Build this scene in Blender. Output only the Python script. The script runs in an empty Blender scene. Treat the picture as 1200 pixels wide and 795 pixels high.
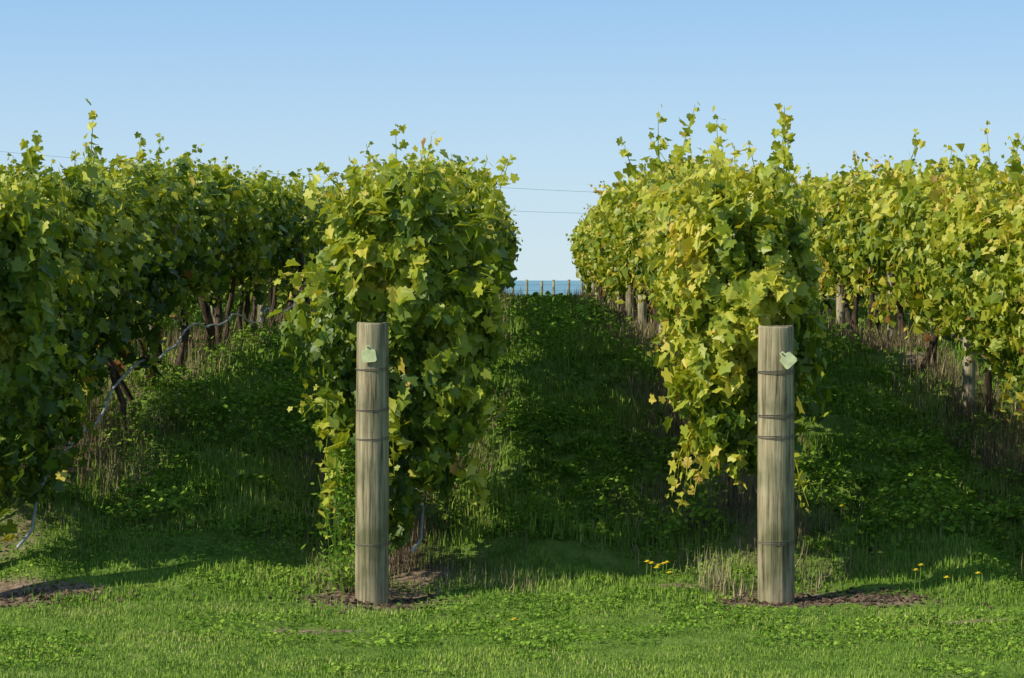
import bpy, math, numpy as np
from mathutils import Vector
rng=np.random.default_rng(7)
scene=bpy.context.scene
# ------------------------------------------------------------------ utils
def _h(ix,iy,iz):
    n=(ix.astype(np.int64)*374761393+iy.astype(np.int64)*668265263+iz.astype(np.int64)*7919*31)&0xffffffff
    n=((n^(n>>13))*1274126177)&0xffffffff
    return ((n^(n>>16))&0xffff)/65535.0
def noise(x,y,z=0.0):
    x,y,z=np.broadcast_arrays(np.asarray(x,float),np.asarray(y,float),np.asarray(z,float))
    ix,iy,iz=np.floor(x),np.floor(y),np.floor(z)
    fx,fy,fz=x-ix,y-iy,z-iz
    fx=fx*fx*(3-2*fx);fy=fy*fy*(3-2*fy);fz=fz*fz*(3-2*fz)
    r=0
    for dx in (0,1):
        for dy in (0,1):
            for dz in (0,1):
                w=(fx if dx else 1-fx)*(fy if dy else 1-fy)*(fz if dz else 1-fz)
                r=r+w*_h(ix+dx,iy+dy,iz+dz)
    return r*2-1
def norm(v): return v/np.maximum(np.linalg.norm(v,axis=-1,keepdims=True),1e-9)

class MB:
    def __init__(s): s.v=[];s.l=[];s.c=[];s.t=[];s.n=0
    def add(s,verts,loops,counts,tint):
        s.v.append(np.asarray(verts,np.float32).reshape(-1,3)); k=len(s.v[-1])
        s.l.append(np.asarray(loops,np.int64).ravel()+s.n); s.c.append(np.asarray(counts,np.int64).ravel())
        t=np.asarray(tint,np.float32); s.t.append(np.broadcast_to(t,(k,)) if t.ndim==0 else t.ravel()); s.n+=k
    def build(s,name,mat,parent=None,smooth=False):
        v=np.concatenate(s.v);l=np.concatenate(s.l);c=np.concatenate(s.c);t=np.concatenate(s.t)
        me=bpy.data.meshes.new(name)
        me.vertices.add(len(v));me.vertices.foreach_set('co',v.ravel())
        me.loops.add(len(l));me.loops.foreach_set('vertex_index',l.astype(np.int32))
        me.polygons.add(len(c));st=np.concatenate([[0],np.cumsum(c)[:-1]])
        me.polygons.foreach_set('loop_start',st.astype(np.int32))
        try: me.polygons.foreach_set('loop_total',c.astype(np.int32))
        except Exception: pass
        a=me.attributes.new('tint','FLOAT','POINT');a.data.foreach_set('value',t.astype(np.float32))
        me.polygons.foreach_set('use_smooth',np.full(len(c),smooth))
        me.update(calc_edges=True)
        me.materials.append(mat)
        o=bpy.data.objects.new(name,me);scene.collection.objects.link(o)
        if parent: o.parent=parent
        return o
def tube(mb,pts,rad,sides=6,tint=0.5,cap=True):
    pts=np.asarray(pts,float);n=len(pts);rad=np.broadcast_to(np.asarray(rad,float),(n,))
    d=norm(np.gradient(pts,axis=0))
    ref=np.array([0,0,1.]) if abs(d[:,2]).mean()<.8 else np.array([1.,0,0])
    a=norm(np.cross(d,ref));b=np.cross(d,a)
    th=np.arange(sides)*2*np.pi/sides
    v=pts[:,None]+rad[:,None,None]*(np.cos(th)[None,:,None]*a[:,None]+np.sin(th)[None,:,None]*b[:,None])
    i=np.arange(n-1)[:,None]*sides;j=np.arange(sides)[None];j2=(j+1)%sides
    f=np.stack([i+j,i+j2,i+sides+j2,i+sides+j],-1).reshape(-1,4)
    loops=f.ravel();counts=np.full(len(f),4)
    if cap:
        loops=np.concatenate([loops,np.arange(sides)[::-1],(n-1)*sides+np.arange(sides)]);counts=np.concatenate([counts,[sides,sides]])
    mb.add(v.reshape(-1,3),loops,counts,tint)
def inst(mb,T,faces,pos,size,side,tip,nor,tint,curl=None):
    N=len(pos);k=len(T)
    TT=np.broadcast_to(T,(N,k,3)).copy()
    if curl is not None: TT[:,:,2]*=curl[:,None]
    size=np.asarray(size,float)
    if size.ndim==1: size=np.stack([size]*3,-1)
    TT=TT*size[:,None,:]
    V=pos[:,None]+TT[:,:,0:1]*side[:,None]+TT[:,:,1:2]*tip[:,None]+TT[:,:,2:3]*nor[:,None]
    fl=np.concatenate([np.array(f) for f in faces]);fc=np.array([len(f) for f in faces])
    loops=(np.arange(N)[:,None]*k+fl[None]).ravel();counts=np.tile(fc,N)
    mb.add(V.reshape(-1,3),loops,counts,np.repeat(tint,k))
def frames(nor,tipguess):
    nor=norm(nor);t=tipguess-(tipguess*nor).sum(-1,keepdims=True)*nor;t=norm(t)
    return np.cross(t,nor),t,nor
# ------------------------------------------------------------------ materials
def newmat(name):
    m=bpy.data.materials.new(name);m.use_nodes=True;nt=m.node_tree
    for n in list(nt.nodes): nt.nodes.remove(n)
    out=nt.nodes.new('ShaderNodeOutputMaterial')
    return m,nt,out
def ramp(nt,stops,fac):
    r=nt.nodes.new('ShaderNodeValToRGB');e=r.color_ramp.elements
    while len(e)>1: e.remove(e[-1])
    e[0].position=stops[0][0];e[0].color=(*stops[0][1],1)
    for p,c in stops[1:]:
        q=e.new(p);q.color=(*c,1)
    nt.links.new(fac,r.inputs[0]);return r.outputs[0]
def foliage_mat(name,stops,transl=.35,rough=.5,spec=.35,nscale=1.5,namt=.25,tcol=(1.15,1.25,.5),diffuse=False):
    m,nt,out=newmat(name)
    at=nt.nodes.new('ShaderNodeAttribute');at.attribute_name='tint'
    geo=nt.nodes.new('ShaderNodeNewGeometry')
    nz=nt.nodes.new('ShaderNodeTexNoise');nz.inputs['Scale'].default_value=nscale;nz.inputs['Detail'].default_value=2
    nt.links.new(geo.outputs['Position'],nz.inputs['Vector'])
    ma=nt.nodes.new('ShaderNodeMath');ma.operation='MULTIPLY_ADD';ma.inputs[1].default_value=namt*2;ma.inputs[2].default_value=-namt
    nt.links.new(nz.outputs[0],ma.inputs[0])
    ad=nt.nodes.new('ShaderNodeMath');ad.operation='ADD';nt.links.new(ma.outputs[0],ad.inputs[0]);nt.links.new(at.outputs['Fac'],ad.inputs[1])
    col=ramp(nt,stops,ad.outputs[0])
    if diffuse:
        p=nt.nodes.new('ShaderNodeBsdfDiffuse');nt.links.new(col,p.inputs['Color'])
    else:
        p=nt.nodes.new('ShaderNodeBsdfPrincipled');p.inputs['Roughness'].default_value=rough;p.inputs['Specular IOR Level'].default_value=spec
        nt.links.new(col,p.inputs['Base Color'])
    if transl<=0:
        nt.links.new(p.outputs[0],out.inputs[0]);return m
    tr=nt.nodes.new('ShaderNodeBsdfTranslucent')
    mu=nt.nodes.new('ShaderNodeMix');mu.data_type='RGBA';mu.blend_type='MULTIPLY';mu.inputs[0].default_value=1
    nt.links.new(col,mu.inputs[6]);mu.inputs[7].default_value=(*tcol,1)
    nt.links.new(mu.outputs[2],tr.inputs['Color'])
    mx=nt.nodes.new('ShaderNodeMixShader');mx.inputs[0].default_value=transl
    nt.links.new(p.outputs[0],mx.inputs[1]);nt.links.new(tr.outputs[0],mx.inputs[2]);nt.links.new(mx.outputs[0],out.inputs[0])
    return m
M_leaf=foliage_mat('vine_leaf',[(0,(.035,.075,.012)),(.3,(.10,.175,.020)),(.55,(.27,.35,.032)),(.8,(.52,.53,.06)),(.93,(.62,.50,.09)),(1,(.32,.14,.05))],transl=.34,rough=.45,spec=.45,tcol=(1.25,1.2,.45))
M_grass=foliage_mat('grass_blades',[(0,(.07,.14,.018)),(.4,(.145,.26,.034)),(.7,(.25,.37,.058)),(.9,(.40,.41,.13)),(1,(.52,.44,.24))],transl=0,nscale=.7,namt=.2,diffuse=True)
M_weed=foliage_mat('weed_leaves',[(0,(.06,.13,.018)),(.5,(.15,.28,.033)),(1,(.32,.46,.065))],transl=.22,nscale=1.3,namt=.3,diffuse=True)
M_dry=foliage_mat('dry_grass',[(0,(.11,.08,.055)),(.3,(.21,.16,.10)),(.6,(.21,.21,.09)),(1,(.50,.42,.25))],transl=0,nscale=1.2,namt=.25,diffuse=True)
def simple_mat(name,col,rough=.7,metal=0,spec=.5):
    m,nt,out=newmat(name);p=nt.nodes.new('ShaderNodeBsdfPrincipled')
    nz=nt.nodes.new('ShaderNodeTexNoise');nz.inputs['Scale'].default_value=20
    geo=nt.nodes.new('ShaderNodeNewGeometry');nt.links.new(geo.outputs['Position'],nz.inputs['Vector'])
    c=ramp(nt,[(.3,tuple(x*.75 for x in col)),(.7,tuple(min(1,x*1.2) for x in col))],nz.outputs[0])
    nt.links.new(c,p.inputs['Base Color']);p.inputs['Roughness'].default_value=rough;p.inputs['Metallic'].default_value=metal
    p.inputs['Specular IOR Level'].default_value=spec
    nt.links.new(p.outputs[0],out.inputs[0]);return m
M_flower=simple_mat('flower_petals',(.85,.68,.02),.6)
M_wire=simple_mat('galvanised_wire',(.15,.13,.10),.6,.1)
M_hose=simple_mat('drip_hose',(.40,.41,.41),.4)
M_tag=simple_mat('tag_plastic',(.58,.63,.34),.45)
M_cable=simple_mat('power_cable',(.28,.36,.45),.6)
def wood_mat(name,c1,c2,c3,crack=.6):
    m,nt,out=newmat(name);p=nt.nodes.new('ShaderNodeBsdfPrincipled')
    tc=nt.nodes.new('ShaderNodeTexCoord')
    mp=nt.nodes.new('ShaderNodeMapping');mp.inputs['Scale'].default_value=(26,26,1.3);nt.links.new(tc.outputs['Object'],mp.inputs[0])
    n1=nt.nodes.new('ShaderNodeTexNoise');n1.inputs['Scale'].default_value=1.6;n1.inputs['Detail'].default_value=8;n1.inputs['Roughness'].default_value=.65;nt.links.new(mp.outputs[0],n1.inputs[0])
    n2=nt.nodes.new('ShaderNodeTexNoise');n2.inputs['Scale'].default_value=3.5;n2.inputs['Detail'].default_value=6;nt.links.new(tc.outputs['Object'],n2.inputs[0])
    a=ramp(nt,[(.33,tuple(x*.25 for x in c1)),(.41,c1),(.52,c2),(.72,c3)],n1.outputs[0])
    b=ramp(nt,[(.36,(.45,.49,.36)),(.5,(.85,.85,.76)),(.64,(1.12,1.04,.93))],n2.outputs[0])
    mu=nt.nodes.new('ShaderNodeMix');mu.data_type='RGBA';mu.blend_type='MULTIPLY';mu.inputs[0].default_value=.95
    nt.links.new(a,mu.inputs[6]);nt.links.new(b,mu.inputs[7]);nt.links.new(mu.outputs[2],p.inputs['Base Color'])
    p.inputs['Roughness'].default_value=.85;p.inputs['Specular IOR Level'].default_value=.2
    bp=nt.nodes.new('ShaderNodeBump');bp.inputs['Strength'].default_value=crack;bp.inputs['Distance'].default_value=.015
    nt.links.new(n1.outputs[0],bp.inputs['Height']);nt.links.new(bp.outputs[0],p.inputs['Normal'])
    nt.links.new(p.outputs[0],out.inputs[0]);return m
M_wood=wood_mat('weathered_wood',(.20,.175,.115),(.33,.30,.20),(.48,.44,.32),.9)
M_wood2=wood_mat('trellis_wood',(.26,.23,.17),(.42,.39,.30),(.56,.53,.43),.6)
M_bark=wood_mat('vine_bark',(.045,.032,.024),(.09,.066,.05),(.19,.15,.115),1)
def ground_mat():
    m,nt,out=newmat('ground_soil_and_turf');p=nt.nodes.new('ShaderNodeBsdfDiffuse')
    at=nt.nodes.new('ShaderNodeAttribute');at.attribute_name='tint'
    geo=nt.nodes.new('ShaderNodeNewGeometry')
    n1=nt.nodes.new('ShaderNodeTexNoise');n1.inputs['Scale'].default_value=5;n1.inputs['Detail'].default_value=6
    n2=nt.nodes.new('ShaderNodeTexNoise');n2.inputs['Scale'].default_value=30;n2.inputs['Detail'].default_value=5
    for n in (n1,n2): nt.links.new(geo.outputs['Position'],n.inputs['Vector'])
    g=ramp(nt,[(.3,(.07,.12,.02)),(.5,(.12,.20,.035)),(.7,(.19,.26,.06))],n1.outputs[0])
    d=ramp(nt,[(.3,(.10,.07,.05)),(.5,(.21,.155,.105)),(.7,(.32,.25,.18))],n2.outputs[0])
    ad=nt.nodes.new('ShaderNodeMath');ad.operation='ADD';nt.links.new(at.outputs['Fac'],ad.inputs[0])
    sb=nt.nodes.new('ShaderNodeMath');sb.operation='MULTIPLY_ADD';sb.inputs[1].default_value=.8;sb.inputs[2].default_value=-.4;nt.links.new(n2.outputs[0],sb.inputs[0]);nt.links.new(sb.outputs[0],ad.inputs[1])
    rr=ramp(nt,[(.35,(0,0,0)),(.6,(1,1,1))],ad.outputs[0])
    mx=nt.nodes.new('ShaderNodeMix');mx.data_type='RGBA';nt.links.new(rr,mx.inputs[0]);nt.links.new(g,mx.inputs[6]);nt.links.new(d,mx.inputs[7])
    nt.links.new(mx.outputs[2],p.inputs['Color'])
    bp=nt.nodes.new('ShaderNodeBump');bp.inputs['Strength'].default_value=.7;bp.inputs['Distance'].default_value=.03
    nt.links.new(n2.outputs[0],bp.inputs['Height']);nt.links.new(bp.outputs[0],p.inputs['Normal'])
    nt.links.new(p.outputs[0],out.inputs[0]);return m
def sea_mat():
    m,nt,out=newmat('sea_water');p=nt.nodes.new('ShaderNodeBsdfPrincipled')
    geo=nt.nodes.new('ShaderNodeNewGeometry')
    mp=nt.nodes.new('ShaderNodeMapping');mp.inputs['Scale'].default_value=(.01,.004,1);nt.links.new(geo.outputs['Position'],mp.inputs[0])
    n1=nt.nodes.new('ShaderNodeTexNoise');n1.inputs['Scale'].default_value=1;n1.inputs['Detail'].default_value=6;nt.links.new(mp.outputs[0],n1.inputs[0])
    c=ramp(nt,[(.35,(.14,.30,.36)),(.65,(.21,.39,.45))],n1.outputs[0])
    nt.links.new(c,p.inputs['Base Color']);p.inputs['Roughness'].default_value=.6;p.inputs['Specular IOR Level'].default_value=.15
    nt.links.new(p.outputs[0],out.inputs[0]);return m
# ------------------------------------------------------------------ terrain
ROWS=[-6.01,-3.51,-1.01,1.49,3.99,6.49]
GY=[-500,9,13.3,14,15,16,17.5,19.5,21,23,30,45,57,62,75,100,140,200]
GZ=[-1,-.0,.0,.06,.22,.40,.60,.85,1.0,1.10,1.24,1.36,1.42,1.42,1.10,.45,-3,-12]
def rowdist(x):
    return np.min(np.abs(np.asarray(x)[...,None]-np.array(ROWS)),-1)
def gh(x,y):
    x=np.asarray(x,float);y=np.asarray(y,float)
    z=np.interp(y,GY,GZ)
    w=np.interp(y,[13.3,15.3,18,24],[0,1,1,0])
    z=z+w*np.clip(-x-1,0,4)*.09-w*np.clip(x-1.5,0,4)*.03
    am=np.interp(y,[10,13.2,15,50,90],[.012,.03,.13,.05,.2])
    near=np.interp(np.abs(x),[8,14],[1,.0])
    z=z+am*(noise(x*1.4,y*1.2,3.3)+.6*noise(x*3.7,y*3.1,9.1))*near
    z=z+np.interp(y,[14,17,30,60],[0,.14,.14,.0])*np.clip(1-((1.25-rowdist(x))/.85)**2,0,1)*near
    z=z+np.interp(y,[13.5,16],[0,.06])*np.exp(-(rowdist(x)/.3)**2)*near
    far=np.interp(np.abs(x),[14,60],[0,1]);z=z+far*noise(x*.02,y*.02,1)*.5
    return z
POSTS=[(x,13.16) for x in ROWS]
def dirtmask(x,y):
    d=np.exp(-(rowdist(x)/.3)**2)*np.interp(y,[13.3,14.2],[0,1])*(.6+.5*noise(x*2,y*1.2,5))
    for (px,py) in POSTS:
        d=np.maximum(d,1.1*np.exp(-(((x-px-.05)/.45)**2+((y-py-.08)/.38)**2))+.25*noise(x*5,y*5,7)*np.exp(-(((x-px)/.6)**2+((y-py)/.5)**2)))
    for (px,py,rx,ry) in [(2.05,13.15,.42,.20),(-3.0,13.3,.4,.22),(-1.25,12.1,.32,.12),(-.75,13.9,.3,.3),(2.6,12.4,.25,.06),(.9,13.6,.25,.12)]:
        d=np.maximum(d,.9*np.exp(-(((x-px)/rx)**2+((y-py)/ry)**2)))
    return np.clip(d,0,1)
xs=np.concatenate([[-3000,-1200,-500,-200,-80,-40,-20,-14],np.arange(-10,10.01,.1),[14,20,40,80,200,500,1200,3000]])
ys=np.concatenate([[-500,-200,-60,-20,-5,2,6],np.arange(8,30,.1),np.arange(30,66,.3),np.arange(66,130,2),[140,150,160,180,200]])
X,Y=np.meshgrid(xs,ys);Z=gh(X,Y);nx,ny=len(xs),len(ys)
i=(np.arange(ny-1)[:,None]*nx+np.arange(nx-1)[None])
F=np.stack([i,i+1,i+nx+1,i+nx],-1).reshape(-1,4)
mb=MB();mb.add(np.stack([X,Y,Z],-1),F,np.full(len(F),4),dirtmask(X,Y).ravel())
mb.build('ground',ground_mat(),smooth=True)
mb=MB()
sx=[-25000,-3000,0,3000,25000];sy=[120,400,1500,6000,30000]
SX,SY=np.meshgrid(sx,sy);i=(np.arange(4)[:,None]*5+np.arange(4)[None]);F=np.stack([i,i+1,i+6,i+5],-1).reshape(-1,4)
mb.add(np.stack([SX,SY,np.full_like(SX,-8.,dtype=float)],-1),F,np.full(len(F),4),.5);mb.build('sea',sea_mat())
# ------------------------------------------------------------------ leaves
hr=[(.20,-.16),(.46,.02),(.35,.24),(.52,.50),(.27,.60)]
def lz(u,v): return .22*abs(u)-.21*v*v
T=[(0,.04),(0,.98)]+hr+[(-a,b) for a,b in hr]
T1=np.array([(u,v,lz(u,v)) for u,v in T]);T1[:,1]-=.3
F1=[[0,2,3,4,5,6,1],[1,11,10,9,8,7,0]]
T=[(0,-.08),(.5,.25),(.3,.62),(0,.98),(-.3,.62),(-.5,.25)]
T2=np.array([(u,v,lz(u,v)) for u,v in T]);T2[:,1]-=.3
F2=[[0,1,2,3],[3,4,5,0]]
def add_leaves(mb,pos,out,size,tint,near,tipbias=1.0,spread=.75):
    N=len(pos)
    nor=out+np.array([0,-.05,.35])+rng.normal(0,spread,(N,3))
    tip=np.array([0,0,-1.])*tipbias+out*.5+rng.normal(0,.6,(N,3))
    s,t,n=frames(nor,tip)
    curl=rng.uniform(-.6,1.9,N)
    inst(mb,T1 if near else T2,F1 if near else F2,pos,size,s,t,n,tint,curl)
TOPY=[13.2,16,20.5,33,57];TOPZ=[2.54,2.66,2.98,3.30,3.36]
def row_params(cx,ri,y):
    g=np.interp(y,GY,GZ)
    top=np.interp(y,TOPY,TOPZ)+.10*noise(y*.9,cx,1)+.08*noise(y*3,cx,2)
    bot=g+{1:1.0,2:1.08,3:1.04,4:.88}.get(ri,.55)+.14*noise(y*1.1,cx,4)+.12*noise(y*3.5,cx,5)-np.interp(y,[24,32],[0,.24])
    hw=.36+.07*noise(y*.8,cx,7)+np.zeros_like(y)
    c=cx+.05*noise(y*.6,cx,8)
    f=np.interp(y,[14.0,15.4],[1,0])
    if ri==2: c=c+.15*f;hw=hw+.24*f;bot=bot-.30*f
    if ri==3: c=c-.11*f;hw=hw+.07*f;bot=bot-.20*f
    if ri==1: bot=bot-.25*f
    return c,hw,top,bot
def add_shoot(mb,ms,p0,d0,L,droop,near,lsz=.11,tb=.6):
    n=max(3,int(L/.05));s=np.linspace(0,1,n)
    d0=d0/np.linalg.norm(d0)
    ph=rng.uniform(0,6.28)
    side=np.cross(d0,[.3,.2,1]);side/=max(1e-6,np.linalg.norm(side))
    P=p0+d0*(s*L)[:,None]+np.array([0,0,-droop])*((s*L)**2)[:,None]+side*(np.sin(s*4+ph)*.05*L)[:,None]
    tube(ms,P,np.linspace(.005,.002,n),3,tb,cap=False)
    idx=np.repeat(np.arange(n),2)
    pos=P[idx]+rng.normal(0,.03,(len(idx),3))
    sz=lsz*(1.05-.60*s[idx])*rng.uniform(.7,1.2,len(idx))
    o=norm(rng.normal(0,1,(len(idx),3))+np.array([0,-.3,.2]))
    add_leaves(mb,pos,o,sz,np.clip(tb+.12*s[idx]+rng.normal(0,.08,len(idx)),0,.92),near,.5,.7)
def make_row(ri,cx,y0=13.45,y1=57.0):
    root=bpy.data.objects.new('grapevine_row',None);scene.collection.objects.link(root)
    main=ri in(1,2,3,4)
    base={1:.42,2:.50,3:.59,4:.60}.get(ri,.4)  # leaf tint per row: shaded left rows painted darker, sunlit right rows yellower
    mbN,mbF,ms=MB(),MB(),MB()
    zones=[(y0,20,1600,.096,True),(20,30,1000,.115,False),(30,y1,600,.142,False)] if main else [(y0,y1,220,.22,False)]
    for (a,b,dens,sz,near) in zones:
        N=int((b-a)*dens);y=rng.uniform(a,b,N)
        c,hw,top,bot=row_params(cx,ri,y)
        phi=rng.uniform(0,2*np.pi,N)
        zc=(top+bot)/2;hh=(top-bot)/2
        dx=np.cos(phi);dz=np.sin(phi)
        u=rng.uniform(-1,1,N)
        tall=rng.uniform(0,1,N)<.70
        qx=np.where(tall,np.sign(dx),u);qz=np.where(tall,u,np.sign(dz))
        nn=3.0;r=(np.abs(qx)**nn+np.abs(qz)**nn)**(-1/nn)
        qx,qz=qx*r,qz*r
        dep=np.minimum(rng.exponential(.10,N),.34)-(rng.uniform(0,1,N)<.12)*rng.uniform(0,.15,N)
        bump=.18*noise(y*1.7,qx*1.7+cx*3,qz*2.2+5)+.18*noise(y*4,qx*4+cx,qz*5)
        wtaper=np.where(qz<0,1-.22*np.abs(qz)**1.5,1)
        X_=c+qx*wtaper*(hw+bump-dep)
        Z_=zc+qz*(hh+bump*.9-dep)
        hang=(qz<-.6)*np.maximum(0,noise(y*2.6,qx*2+cx,33))*rng.uniform(0,.6,N)
        Z_=Z_-hang
        if a==y0:
            e=np.clip((y-y0)/.35,0,1);e=np.sqrt(1-(1-e)**2)*.35+.65
            X_=c+(X_-c)*e;Z_=zc+(Z_-zc)*(.85+.15*e)
        pos=np.stack([X_,y+rng.normal(0,.03,N),Z_],-1)
        out=norm(np.stack([qx/np.maximum(hw,.1)*.5,np.zeros(N),qz/np.maximum(hh,.1)*.6],-1))
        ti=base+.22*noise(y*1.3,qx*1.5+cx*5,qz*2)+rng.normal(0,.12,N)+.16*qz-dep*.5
        rare=rng.uniform(0,1,N)<(.012+.07*(qz<-.5));ti=np.where(rare,rng.uniform(.8,1.02,N),np.minimum(ti,.84))
        size=sz*rng.uniform(.55,1.25,N)
        kk=(noise(y*3.1,X_*3.1,Z_*3.1)<.38)|(rng.uniform(0,1,N)<.30)
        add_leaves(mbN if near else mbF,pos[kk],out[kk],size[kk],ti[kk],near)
        if a==y0 or b==y1:
            M=int(2500 if main else 350)
            ye=y0 if a==y0 else y1; sg=-1 if a==y0 else 1
            for rep in range(2 if (a==y0 and b==y1) else 1):
                qx=rng.uniform(-1,1,M);qz=rng.uniform(-1,1,M);k=(np.abs(qx)**3+np.abs(qz)**3)<1
                qx,qz=qx[k],qz[k];m=len(qx)
                c,hw,top,bot=row_params(cx,ri,np.full(m,ye+.0))
                low=.0
                if ri==2 and sg<0: low=.30*np.clip(-qz,0,1)*np.exp(-((qx+.35)/.5)**2)
                wt=np.where(qz<0,1-.42*np.abs(qz)**1.3,1-.12*qz)
                bump=.28*noise(qx*2.2,qz*3,ri*3.3)+.18*noise(qx*5,qz*7,ri)
                yy=ye-sg*(.30*(np.abs(qx)**2+np.abs(qz)**3*.6)+bump*-.9)-sg*rng.exponential(.09,m)
                edge=1+.16*noise(np.arctan2(qz,qx)*3,ri,2)
                pos=np.stack([c+qx*hw*wt*1.03*edge,yy,(top+bot)/2+qz*(top-bot)/2*edge-low],-1)
                out=norm(np.stack([qx*.6,np.full(m,sg*.9),qz*.4+.15],-1))
                ti=base+.0+.26*noise(qx*2.3,qz*3,ri+11)+rng.normal(0,.12,m)+.16*qz-.10*(qx>.2)*(ri==2)  # right part of the second-left row's end darkened: shade painted into leaf tint
                ti=np.where(rng.uniform(0,1,m)<.012,.9,np.minimum(ti,.84))
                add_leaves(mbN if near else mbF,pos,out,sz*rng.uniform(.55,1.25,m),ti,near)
                ye=y1;sg=1
    ns=int((y1-y0)*(12 if main else 1.2))
    for k in range(ns):
        y=y0+(y1-y0)*rng.uniform(0,1)**(1.4 if main else 1)
        near=y<20 and main
        c,hw,top,bot=row_params(cx,ri,np.array([y]));c,hw,top,bot=[float(q[0]) for q in(c,hw,top,bot)]
        typ=rng.uniform()
        if typ<.62:
            p0=np.array([c+rng.uniform(-1,1)*hw,y,top-.12]);d=np.array([rng.normal(0,.45),rng.normal(0,.35),1.]);L=rng.uniform(.16,.38)*(1.5 if rng.uniform()<.18 else 1)
            dr=.3
        elif typ<.85:
            sd=rng.choice([-1,1]);p0=np.array([c+sd*hw*.85,y,rng.uniform(bot+.3,top-.1)]);d=np.array([sd*1.,rng.normal(0,.4),rng.uniform(-.3,.5)]);L=rng.uniform(.12,.33);dr=1.2
        else:
            sd=rng.choice([-1,1]);p0=np.array([c+sd*hw*rng.uniform(.3,.8),y,bot+.1]);d=np.array([sd*.3,rng.normal(0,.3),-1.]);L=rng.uniform(.2,.5);dr=0
        add_shoot(mbN if near else mbF,ms,p0,d,L,dr,near,.086 if near else .105,base+rng.uniform(.02,.26))
    if ri in SPECIAL:
        for (p,d,L,dr) in SPECIAL[ri]: add_shoot(mbN,ms,np.array(p),np.array(d,float),L,dr,True,.11,.66)
    if mbN.v: mbN.build('leaves_near_end',M_leaf,root)
    mbF.build('leaves',M_leaf,root)
    ms.build('shoots',M_leaf,root)
    mt=MB();y=y0+.35;first=True
    while y<y1-.3:
        for rep in range(2 if rng.uniform()<.25 else 1):
            yy=y+rng.uniform(-.15,.15)*(0 if first else 1);x=cx+rng.normal(0,.05);z0=float(gh(x,yy))-.08
            n=10;s=np.linspace(0,1,n);H=1.3
            wx=rng.normal(0,.11);wy=abs(rng.normal(0,.20)) if first else rng.normal(0,.20)
            wob=np.cumsum(rng.normal(0,.016,n));wob2=np.cumsum(rng.normal(0,.018,n))
            P=np.stack([x+wx*np.sin(s*3+rng.uniform(0,3))+wob,yy+wy*s+.05*np.sin(s*6+rng.uniform(0,6))+wob2,z0+s*H],-1)
            tube(mt,P,(.042-.016*s+.014*(s<.12))*rng.uniform(.7,1.15)*(1+.18*rng.normal(0,1,n).clip(-1,1)),7,.5)
            if yy<35 and main:
                for sg in ((1,) if first else (-1,1)):
                    L=.4;s2=np.linspace(0,1,6)
                    Q=P[-1]+np.stack([.03*np.sin(s2*5),sg*L*s2,.05*np.sin(s2*3)-.05*s2],-1)
                    tube(mt,Q,.026-.010*s2,6,.5)
        first=False
        y+=(rng.uniform(.85,1.2) if ri<3 else rng.uniform(1.2,1.7)) if main else 1.8
    mt.build('vine_trunks',M_bark,root,True)
    mp=MB()
    for y in np.arange(15.4+[.8,.3,-.2,.7,0,.5][ri],y1,4.05):
        z0=float(gh(cx,y))-.1;x=cx+rng.uniform(-.02,.02)-.05
        s=np.linspace(0,1,6);P=np.stack([x+rng.normal(0,.015)*s,y+rng.normal(0,.02)*s,z0+s*1.95],-1)
        tube(mp,P,np.array([.062,.06,.058,.058,.056,.05]),12,.5)
    mp.build('trellis_posts',M_wood2,root,True)
    mw=MB()
    yy=np.linspace(13.2,y1,60)
    for hgt,dx in [(.95,0),(1.3,.05),(1.3,-.05),(1.75,.05),(1.75,-.05)]:
        g=np.interp(yy,GY,GZ);z=g+hgt
        tube(mw,np.stack([cx+dx*np.ones(60),yy,z],-1),.0022,4,.5)
    mw.build('trellis_wires',M_wire,root,True)
    mh=MB();yy=np.linspace(13.5,y1,260)
    g=np.interp(yy,GY,GZ)+np.interp(yy,[13.3,15.3,18,24],[0,1,1,0])*max(0,-cx-1)*.09
    wv=1.0 if ri in(1,2) else .25
    z=g+(.42 if ri in(1,2) else .5)+wv*(.05*np.sin(yy*2.1+cx)+.05*noise(yy*1.9,cx,70))
    z[0:3]=g[0:3]+.25
    tube(mh,np.stack([cx+(.24 if ri in (1,2) else .03)+.05*wv*noise(yy*1.5,cx,50),yy,z],-1),.011 if wv==1 else .007,6,.5)
    mh.build('drip_hose',M_hose if wv==1 else M_wire,root,True)
def wp(px,py,y):
    s=2500.0/y;return [(px-627)/s,y,1.99-(py-328)/s]
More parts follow.
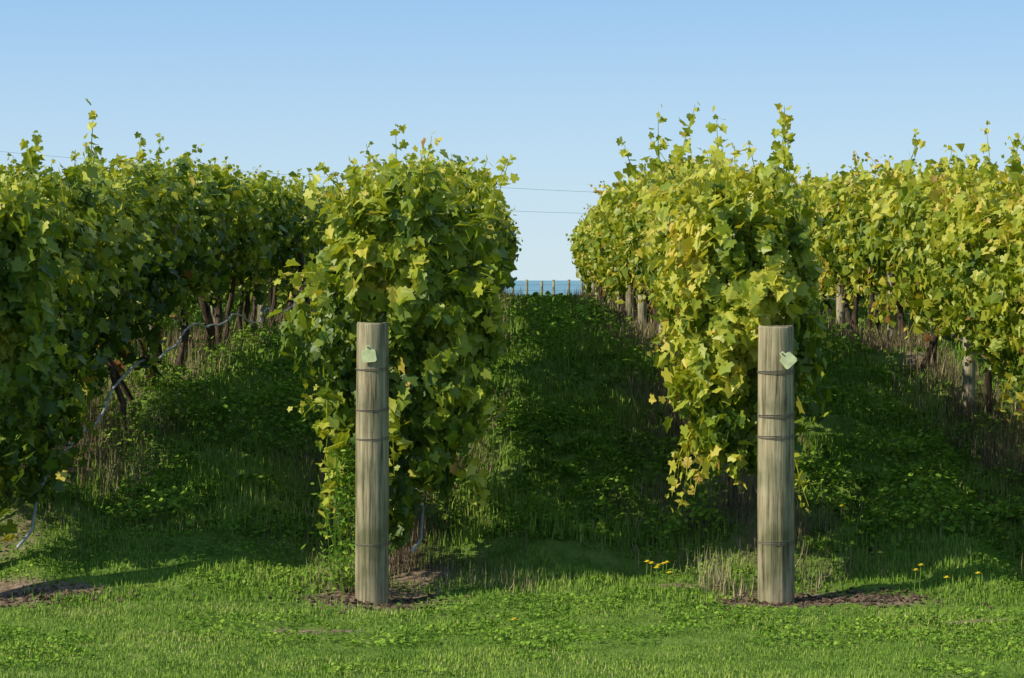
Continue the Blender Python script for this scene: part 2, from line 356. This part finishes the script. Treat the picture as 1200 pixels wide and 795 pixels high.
SPECIAL={
 2:[(wp(468,210,13.9),(-.1,-.1,1),.32,0),(wp(500,205,14.2),(.1,0,1),.26,0),(wp(560,265,13.6),(.45,-.2,.9),.5,.1),(wp(575,240,13.8),(.3,0,1),.32,.1),
    (wp(370,240,13.5),(-.2,0,1),.2,.2),(wp(400,225,13.6),(-.6,0,.8),.25,.6),(wp(370,320,13.4),(-1,0,.2),.25,1.5),
    (wp(400,520,13.3),(-.2,-.1,-1),.45,0),(wp(425,540,13.4),(-.1,0,-1),.4,0),(wp(455,470,13.4),(.1,0,-1),.5,0),(wp(385,470,13.4),(-.1,0,-1),.4,0)],
 3:[(wp(775,200,16.2),(-.1,0,1),.42,0),(wp(800,195,15.5),(.15,0,1),.45,0),(wp(835,205,15),(.1,-.1,1),.4,0),(wp(865,225,14),(-.1,0,1),.3,0),
    (wp(908,215,13.8),(.12,0,1),.5,0),(wp(912,225,13.7),(.05,0,1),.48,0),(wp(918,215,13.7),(.08,0,1),.4,0),(wp(790,210,16.5),(-.5,0,1),.4,.3),(wp(890,215,13.9),(-.3,0,1),.3,.2),(wp(740,200,19),(-.3,0,1),.3,.2),
    (wp(870,500,13.5),(-.05,0,-1),.35,0),(wp(895,480,13.6),(.1,0,-1),.35,0),(wp(855,470,13.6),(-.1,0,-1),.3,0)],
 1:[(wp(108,195,14.5),(.0,0,1),.38,0),(wp(40,190,14.5),(.2,0,1),.2,0),(wp(160,195,17),(.2,0,1),.25,0)],
 4:[(wp(1155,200,18),(.0,0,1),.35,0),(wp(1065,190,20),(.2,0,1),.3,0),(wp(1180,200,17),(.4,0,.9),.3,0)],
}
for ri,cx in enumerate(ROWS): make_row(ri,cx)
# ------------------------------------------------------------------ grass
TB=np.array([(-.5,0,0),(.5,0,0),(.38,.55,.10),(-.38,.55,.10),(0,1,.42)],float)
FB=[[0,1,2,3],[3,2,4]]
def blades(mb,x,y,h,w,lean,tint,zoff=-.01):
    N=len(x);z=gh(x,y)+zoff
    az=rng.uniform(0,2*np.pi,N)
    side=np.stack([np.cos(az),np.sin(az),np.zeros(N)],-1)
    fw=np.stack([-np.sin(az),np.cos(az),np.zeros(N)],-1)
    le=np.abs(rng.normal(0,lean,N))
    up=norm(np.stack([fw[:,0]*le,fw[:,1]*le,np.ones(N)],-1)) 
    nor=np.cross(side,up)*-1
    inst(mb,TB,FB,np.stack([x,y,z],-1),np.stack([w,h,h],-1),side,up,-nor,tint)
def keep(x,y):
    return rng.uniform(0,1,len(x))>np.clip(dirtmask(x,y)*1.4,0,.95)
def vis_half(y): return y*.27+.6
mg=MB()
def zone(a,b,dens,half=None):
    hf=half if half else vis_half((a+b)/2)
    N=int((b-a)*2*hf*dens)
    y=rng.uniform(a,b,N);x=rng.uniform(-hf,hf,N)
    k=keep(x,y);return x[k],y[k]
for a,b,d in [(10.0,11.5,4200),(11.5,13.0,3900)]:
    x,y=zone(a,b,d);n=len(x);c=noise(x*2.2,y*2.2,21)+.9*noise(x*.9,y*1.5,22)
    blades(mg,x,y,rng.uniform(.012,.036,n)*(1+.35*c),rng.uniform(.004,.009,n),.9,.54+.15*c+rng.normal(0,.10,n)+(rng.uniform(0,1,n)<.03)*.35)
x,y=zone(13,14.5,2900);n=len(x);c=noise(x*2.2,y*2.2,21)
blades(mg,x,y,rng.uniform(.025,.060,n)*(1+.7*c),rng.uniform(.005,.010,n),.75,.48+.18*c+rng.normal(0,.11,n))
for a,b,d,w,h in [(14.5,18,1250,.010,.085),(18,24,600,.014,.10),(24,36,250,.024,.11),(36,62,95,.045,.11)]:
    x,y=zone(a,b,d,min(vis_half((a+b)/2),7.5));n=len(x);c=noise(x*1.6,y*1.6,21);c2=np.maximum(0,noise(x*2.5,y*2.0,41))
    blades(mg,x,y,h*rng.uniform(.45,1.1,n)*(1+.5*c+1.2*c2),w*rng.uniform(.6,1.2,n),.65,.46+.22*c+rng.normal(0,.13,n))
for s in (-1,1):
    n=14000;x=s*rng.uniform(3.6,8,n);y=rng.uniform(8,16,n);blades(mg,x,y,rng.uniform(.03,.07,n),rng.uniform(.012,.02,n),.7,.5+rng.normal(0,.12,n))
n=14000;x=rng.uniform(-4,4,n);y=rng.uniform(7,10,n);blades(mg,x,y,rng.uniform(.02,.05,n),rng.uniform(.012,.02,n),.7,.53+rng.normal(0,.12,n))
mg.build('grass',M_grass)
TW=np.array([(0,0,0),(.35,.25,.08),(.42,.6,.05),(0,1,-.1),(-.42,.6,.05),(-.35,.25,.08)],float);FW=[[0,1,2,3],[3,4,5,0]]
mwd=MB()
for a,b,N,sz in [(10.6,14.5,38000,.024),(14.5,19,75000,.040),(19,26,46000,.052),(26,40,28000,.08),(40,60,12000,.12)]:
    hf=min(vis_half(b),7);y=rng.uniform(a,b,N);x=rng.uniform(-hf,hf,N)
    c=noise(x*1.9,y*1.7,77)+.6*noise(x*5,y*4.4,78)
    k=(c>(-.25 if a>14 else np.interp(y,[10.6,12,14.5],[.45,.15,-.1])))&(rng.uniform(0,1,N)>dirtmask(x,y)*1.2);x,y,c=x[k],y[k],c[k];n=len(x)
    hgt=np.clip(c,0,1)*(.26 if a>14 else np.interp(y,[11,14.5],[.015,.06]))*rng.uniform(.3,1.1,n)*np.interp(y,[40,57],[1,.5])+.02
    az=rng.uniform(0,6.283,n);tip=np.stack([np.cos(az),np.sin(az),rng.normal(.1,.3,n)],-1)
    s_,t_,n_=frames(np.array([0,0,1.])+rng.normal(0,.45,(n,3)),tip)
    inst(mwd,TW,FW,np.stack([x,y,gh(x,y)+hgt],-1),sz*rng.uniform(.5,1.3,n),s_,t_,n_,.42+.30*c+rng.normal(0,.15,n),rng.uniform(-1,2,n))
mwd.build('broadleaf_weeds',M_weed)
md=MB()
for cx in ROWS[1:5]:
    for a,b,N,w in [(13.9,18,7500,.006),(18,26,7000,.009),(26,57,6000,.02)]:
        y=rng.uniform(a,b,N);x=cx+rng.normal(0,.36,N);c=noise(x*2.4,y*1.8,55)
        k=rng.uniform(0,1,N)<np.clip(.45+.8*c,.05,1);x,y,c=x[k],y[k],c[k];n=len(x)
        blades(md,x,y,rng.uniform(.08,.30,n)*(1+.6*c)*np.interp(y,[13.3,15],[.4,1]),w*rng.uniform(.5,1.2,n),.7,.40+.3*noise(x*1.3,y*1.3,60)+rng.normal(0,.2,n))
N=9000;y=rng.uniform(14,30,N);x=rng.uniform(-6,6,N);c=noise(x*1.1+4,y*1.1,91)
k=c>.35;x,y=x[k],y[k];n=len(x);blades(md,x,y,rng.uniform(.06,.2,n),rng.uniform(.005,.01,n),.7,.6+rng.normal(0,.2,n))
def tuft(x0,y0,n,h,r,t,lean=.75,w=.006):
    x=x0+rng.normal(0,r,n);y=y0+rng.normal(0,r,n);blades(md,x,y,h*rng.uniform(.4,1.1,n),np.full(n,w),lean,t+rng.normal(0,.12,n))
for x0,y0,n,h,r,t in [(1.15,13.5,110,.28,.06,.85),(1.28,13.35,40,.16,.08,.9),(-.62,13.6,60,.14,.12,.6),(-.3,13.6,90,.16,.12,.6),(-.95,13.7,50,.18,.12,.6),
    (-1.25,13.5,80,.25,.08,.6),(1.75,13.7,70,.16,.12,.62),(-.1,13.5,70,.14,.12,.6),(.6,15.5,80,.2,.15,.6)]:
    tuft(x0,y0,n,h,r,t)
md.build('dry_grass',M_dry)
mcw=MB()
n=700;hh=rng.uniform(0,1,n)**.8;x=-1.19+rng.normal(0,.08,n)*(1.2-hh*.6);y=13.33+rng.normal(0,.08,n);z=hh*.95
az=rng.uniform(0,6.283,n);s_,t_,n_=frames(rng.normal(0,1,(n,3))+[-.3,-.5,.5],np.stack([np.cos(az),np.sin(az),rng.uniform(0,1,n)],-1))
inst(mcw,TW,FW,np.stack([x,y,z],-1),np.stack([rng.uniform(.012,.025,n),rng.uniform(.03,.06,n),rng.uniform(.02,.04,n)],-1),s_,t_,n_,.5+rng.normal(0,.2,n))
for k in range(14):
    x0=-1.19+rng.normal(0,.05);y0=13.33+rng.normal(0,.05);s=np.linspace(0,1,5)
    tube(mcw,np.stack([x0+rng.normal(0,.08)*s,y0+rng.normal(0,.08)*s,s*rng.uniform(.5,.95)],-1),.003,3,.4)
mcw.build('climbing_weed',M_weed)
mf=MB();mst=MB()
fl=[(770,678),(762,682),(776,681),(783,685),(757,680),(768,687),(780,676),(995,583),(1027,575),(1072,682),(1145,680),(1108,692),(1078,684),(1030,658),(600,735),(985,600)]
for px,py in fl:
    best=None
    for yy in np.linspace(11,20,600):
        s=2500/yy;xx=(px-627)/s;zz=1.99-(py-328)/s
        if float(np.interp(yy,GY,GZ))+.10>=zz: best=(xx,yy);break
    if best is None: continue
    xx,yy=best;g=float(gh(xx,yy));H=.14+rng.uniform(-.02,.05)
    s=np.linspace(0,1,4);tube(mst,np.stack([xx+.01*s,yy+0*s,g+s*H],-1),.002,4,.5)
    K=16
    for ring,(rr,el) in enumerate([(.024,.25),(.016,.7)]):
        az=np.arange(K)*2*np.pi/K+ring*.2;tip=np.stack([np.cos(az),np.sin(az),np.full(K,el)],-1)
        s_,t_,n_=frames(np.stack([-np.cos(az)*el,-np.sin(az)*el,np.ones(K)],-1),tip)
        inst(mf,TW,FW,np.tile([xx+.01,yy,g+H+.004*ring],(K,1)),np.stack([np.full(K,.010),np.full(K,rr),np.full(K,.008)],-1),s_,t_,n_,np.full(K,.5))
dr=bpy.data.objects.new('dandelions',None);scene.collection.objects.link(dr)
mf.build('petals',M_flower,dr);mst.build('stems',M_grass,dr)
mc=MB()
n=1100;w=rng.integers(0,4,n);cxs=np.array([-1.01,1.49,2.05,-3.0])[w];x=cxs+rng.normal(0,.25,n);y=13.18+rng.normal(0,.14,n)
sz=rng.uniform(.008,.028,n);TO=np.array([(1,0,0),(-1,0,0),(0,1,0),(0,-1,0),(0,0,.6),(0,0,-.6)],float)
FO=[[0,2,4],[2,1,4],[1,3,4],[3,0,4],[2,0,5],[1,2,5],[3,1,5],[0,3,5]]
s_,t_,n_=frames(np.array([0,0,1.])+rng.normal(0,.4,(n,3)),rng.normal(0,1,(n,3)))
inst(mc,TO,FO,np.stack([x,y,gh(x,y)+sz*.3],-1),np.stack([sz,sz*rng.uniform(.5,1,n),sz*.6],-1),s_,t_,n_,rng.uniform(0,1,n))
mc.build('bark_mulch',wood_mat('mulch',(.08,.055,.04),(.16,.11,.08),(.27,.20,.14)))
# ------------------------------------------------------------------ end posts
def end_post(x,y,r,h,lean,tagpx):
    root=bpy.data.objects.new('wooden_post',None);scene.collection.objects.link(root);root.location=(x,y,0)
    S=40;zs=np.concatenate([np.linspace(-.4,h-.012,34),[h-.003,h]])
    rs=np.full(len(zs),r)*np.interp(zs,[0,h],[1.02,.97]);rs[-2]*=.985;rs[-1]*=.93
    th=np.arange(S)*2*np.pi/S
    Zg,TH=np.meshgrid(zs,th,indexing='ij')
    R=rs[:,None]*(1+.018*noise(np.cos(TH)*1.2+x,np.sin(TH)*1.2,Zg*1.2)+.010*noise(np.cos(TH)*5+x,np.sin(TH)*5,Zg*.9))
    for ct in rng.uniform(3.4,6.1,3):
        z0=rng.uniform(.2,h-.4);ln=rng.uniform(.3,.7)
        dth=np.abs((TH-ct-.04*np.sin(Zg*5)+np.pi)%(2*np.pi)-np.pi)
        R=R-.010*np.exp(-(dth/.05)**2)*np.clip(1-np.abs(Zg-z0)/ln,0,1)**.5
    lx=lean*Zg
    V=np.stack([R*np.cos(TH)+lx,R*np.sin(TH),Zg+0*R],-1)
    V[-1,:,2]+=.006*np.cos(th*2)
    mb=MB();n=len(zs);i=np.arange(n-1)[:,None]*S;j=np.arange(S)[None];j2=(j+1)%S
    F=np.stack([i+j,i+j2,i+S+j2,i+S+j],-1).reshape(-1,4)
    mb.add(V.reshape(-1,3),np.concatenate([F.ravel(),(n-1)*S+np.arange(S)]),np.concatenate([np.full(len(F),4),[S]]),.5)
    mb.build('post',M_wood,root,True)
    mw=MB()
    for zz in tagpx['wires']:
        tt=np.linspace(0,2*np.pi,41)
        for q in range(tagpx.get('turns',2)):
            P=np.stack([np.cos(tt)*(r*1.012+.001)+lean*zz,np.sin(tt)*(r*1.012+.001),zz+q*.006+.006*np.sin(tt+q)],-1)
            tube(mw,P,.0021,5,.5,cap=False)
        P=np.array([[.3*r+lean*zz,r*.9,zz],[.02,1.2,zz+.15],[0,2.6,zz+.45]]);tube(mw,P,.0025,5,.5)
    mw.build('wire_wraps',M_wire,root,True)
    out=[(-.012,.05),(-.016,.028),(-.042,.018),(-.046,-.045),(-.036,-.055),(.036,-.055),(.046,-.045),(.042,.018),(.016,.028),(.012,.05)]
    a=tagpx['rot'];ca,sa=math.cos(a),math.sin(a);K=len(out);V=[]
    for d in(0,.004):
        for u,v in out:
            uu,vv=u*ca-v*sa,u*sa+v*ca;V.append((tagpx['x']+uu,-r*1.03-.008-d,tagpx['z']+vv))
    loops=list(range(K,2*K))+list(range(K))[::-1];cnt=[K,K]
    for q in range(K): loops+= [q,(q+1)%K,K+(q+1)%K,K+q];cnt.append(4)
    mt=MB();mt.add(np.array(V),loops,cnt,.5);mt.build('tag',M_tag,root)
    mn=MB();tube(mn,[[tagpx['x']-sa*.038,-r*.9,tagpx['z']+ca*.038],[tagpx['x']-sa*.038,-r*1.03-.02,tagpx['z']+ca*.038]],.006,8,.5);mn.build('tag_nail',M_wire,root)
for k,x in enumerate(ROWS):
    if k==2: end_post(x,13.16,.102,1.725,.004,dict(wires=[1.44,1.19,1.01,.36],x=-.01,z=1.54,rot=.1))
    elif k==3: end_post(x,13.16,.113,1.705,-.003,dict(wires=[1.42,1.15,1.02,.37],x=.045,z=1.51,rot=.75,turns=3))
    else: end_post(x,13.16,.105,1.72,.0,dict(wires=[1.44,1.19,1.0,.36],x=0,z=1.53,rot=rng.uniform(-.3,.3)))
# ------------------------------------------------------------------ far fence, power line
mfn=MB();mfw=MB()
fr=bpy.data.objects.new('wire_fence',None);scene.collection.objects.link(fr)
for x in np.arange(-12,12,.68):
    x=x+rng.uniform(-.1,.1);z0=float(gh(x,100.));tube(mfn,[[x,100,z0-.2],[x+rng.normal(0,.01),100,z0+1.0],[x,100,1.98+rng.normal(0,.05)]],.06,8,.5)
for z in(1.25,1.5,1.75): tube(mfw,[[-12,100,z],[0,100,z],[12,100,z]],.006,4,.5)
mfn.build('fence_posts',M_wood,fr,True);mfw.build('fence_wires',M_wire,fr)
pr=bpy.data.objects.new('power_line',None);scene.collection.objects.link(pr)
mp=MB();mpo=MB();yl=150.;s=2500/yl
for (pa,pb,dz) in [((300,200),(760,226),0),((300,232),(760,250),0)]:
    t=np.linspace(-1.0,2.0,30)
    px=pa[0]+(pb[0]-pa[0])*t;py=pa[1]+(pb[1]-pa[1])*t+5*4*((t-.5)/1.5)**2*-.8+4
    tube(mp,np.stack([(px-627)/s,np.full(30,yl),1.99-(py-328)/s],-1),.014,5,.5)
xe=[(300-460-627)/s,(760+460-627)/s]
for x in xe:
    tube(mpo,[[x,yl,-6],[x,yl,4],[x,yl,12.2]],[.17,.15,.11],12,.5);tube(mpo,[[x-.9,yl,11],[x,yl,11.0],[x+.9,yl,11]],.07,6,.5)
mp.build('cables',M_cable,pr,True);mpo.build('poles',M_wood,pr,True)
# ------------------------------------------------------------------ light
D=Vector((1.22,.60,-1.0)).normalized()
L=bpy.data.lights.new('sun','SUN');L.energy=5.0;L.angle=math.radians(.5);L.color=(1,.91,.74)
so=bpy.data.objects.new('sun',L);scene.collection.objects.link(so);so.rotation_euler=D.to_track_quat('-Z','Y').to_euler()
w=bpy.data.worlds.new('World');scene.world=w;w.use_nodes=True;nt=w.node_tree
sk=nt.nodes.new('ShaderNodeTexSky');sk.sky_type='NISHITA';sk.sun_disc=False
sk.sun_elevation=math.asin(-D.z);sk.sun_rotation=math.atan2(-D.x,-D.y);sk.ozone_density=3.0;sk.air_density=1.0;sk.dust_density=.4
tc=nt.nodes.new('ShaderNodeTexCoord');sep=nt.nodes.new('ShaderNodeSeparateXYZ');nt.links.new(tc.outputs['Generated'],sep.inputs[0])
haze=ramp(nt,[(0,(.64,.80,.88)),(.06,(.50,.71,.90)),(.13,(.33,.57,.88)),(.4,(.24,.38,.66))],sep.outputs[2])
hz=nt.nodes.new('ShaderNodeVectorMath');hz.operation='SCALE';hz.inputs['Scale'].default_value=6.6;nt.links.new(haze,hz.inputs[0])
fac=ramp(nt,[(0,(.9,.9,.9)),(.2,(.85,.85,.85)),(.6,(.6,.6,.6))],sep.outputs[2])
mx=nt.nodes.new('ShaderNodeMix');mx.data_type='RGBA';nt.links.new(fac,mx.inputs[0]);nt.links.new(sk.outputs[0],mx.inputs[6]);nt.links.new(hz.outputs[0],mx.inputs[7])
bg=nt.nodes['Background'];nt.links.new(mx.outputs[2],bg.inputs[0]);bg.inputs[1].default_value=.15
# ------------------------------------------------------------------ camera
cam=bpy.data.cameras.new('camera');co=bpy.data.objects.new('camera',cam);scene.collection.objects.link(co)
cam.lens=75;cam.sensor_width=36;cam.clip_end=60000;cam.clip_start=.1
co.location=(0,0,1.99);co.rotation_euler=(math.radians(90-1.59),0,math.radians(.62))
scene.camera=co
scene.view_settings.view_transform='Standard';scene.view_settings.look='None';scene.view_settings.exposure=0
print('polys',sum(len(o.data.polygons) for o in bpy.data.objects if o.type=='MESH'))
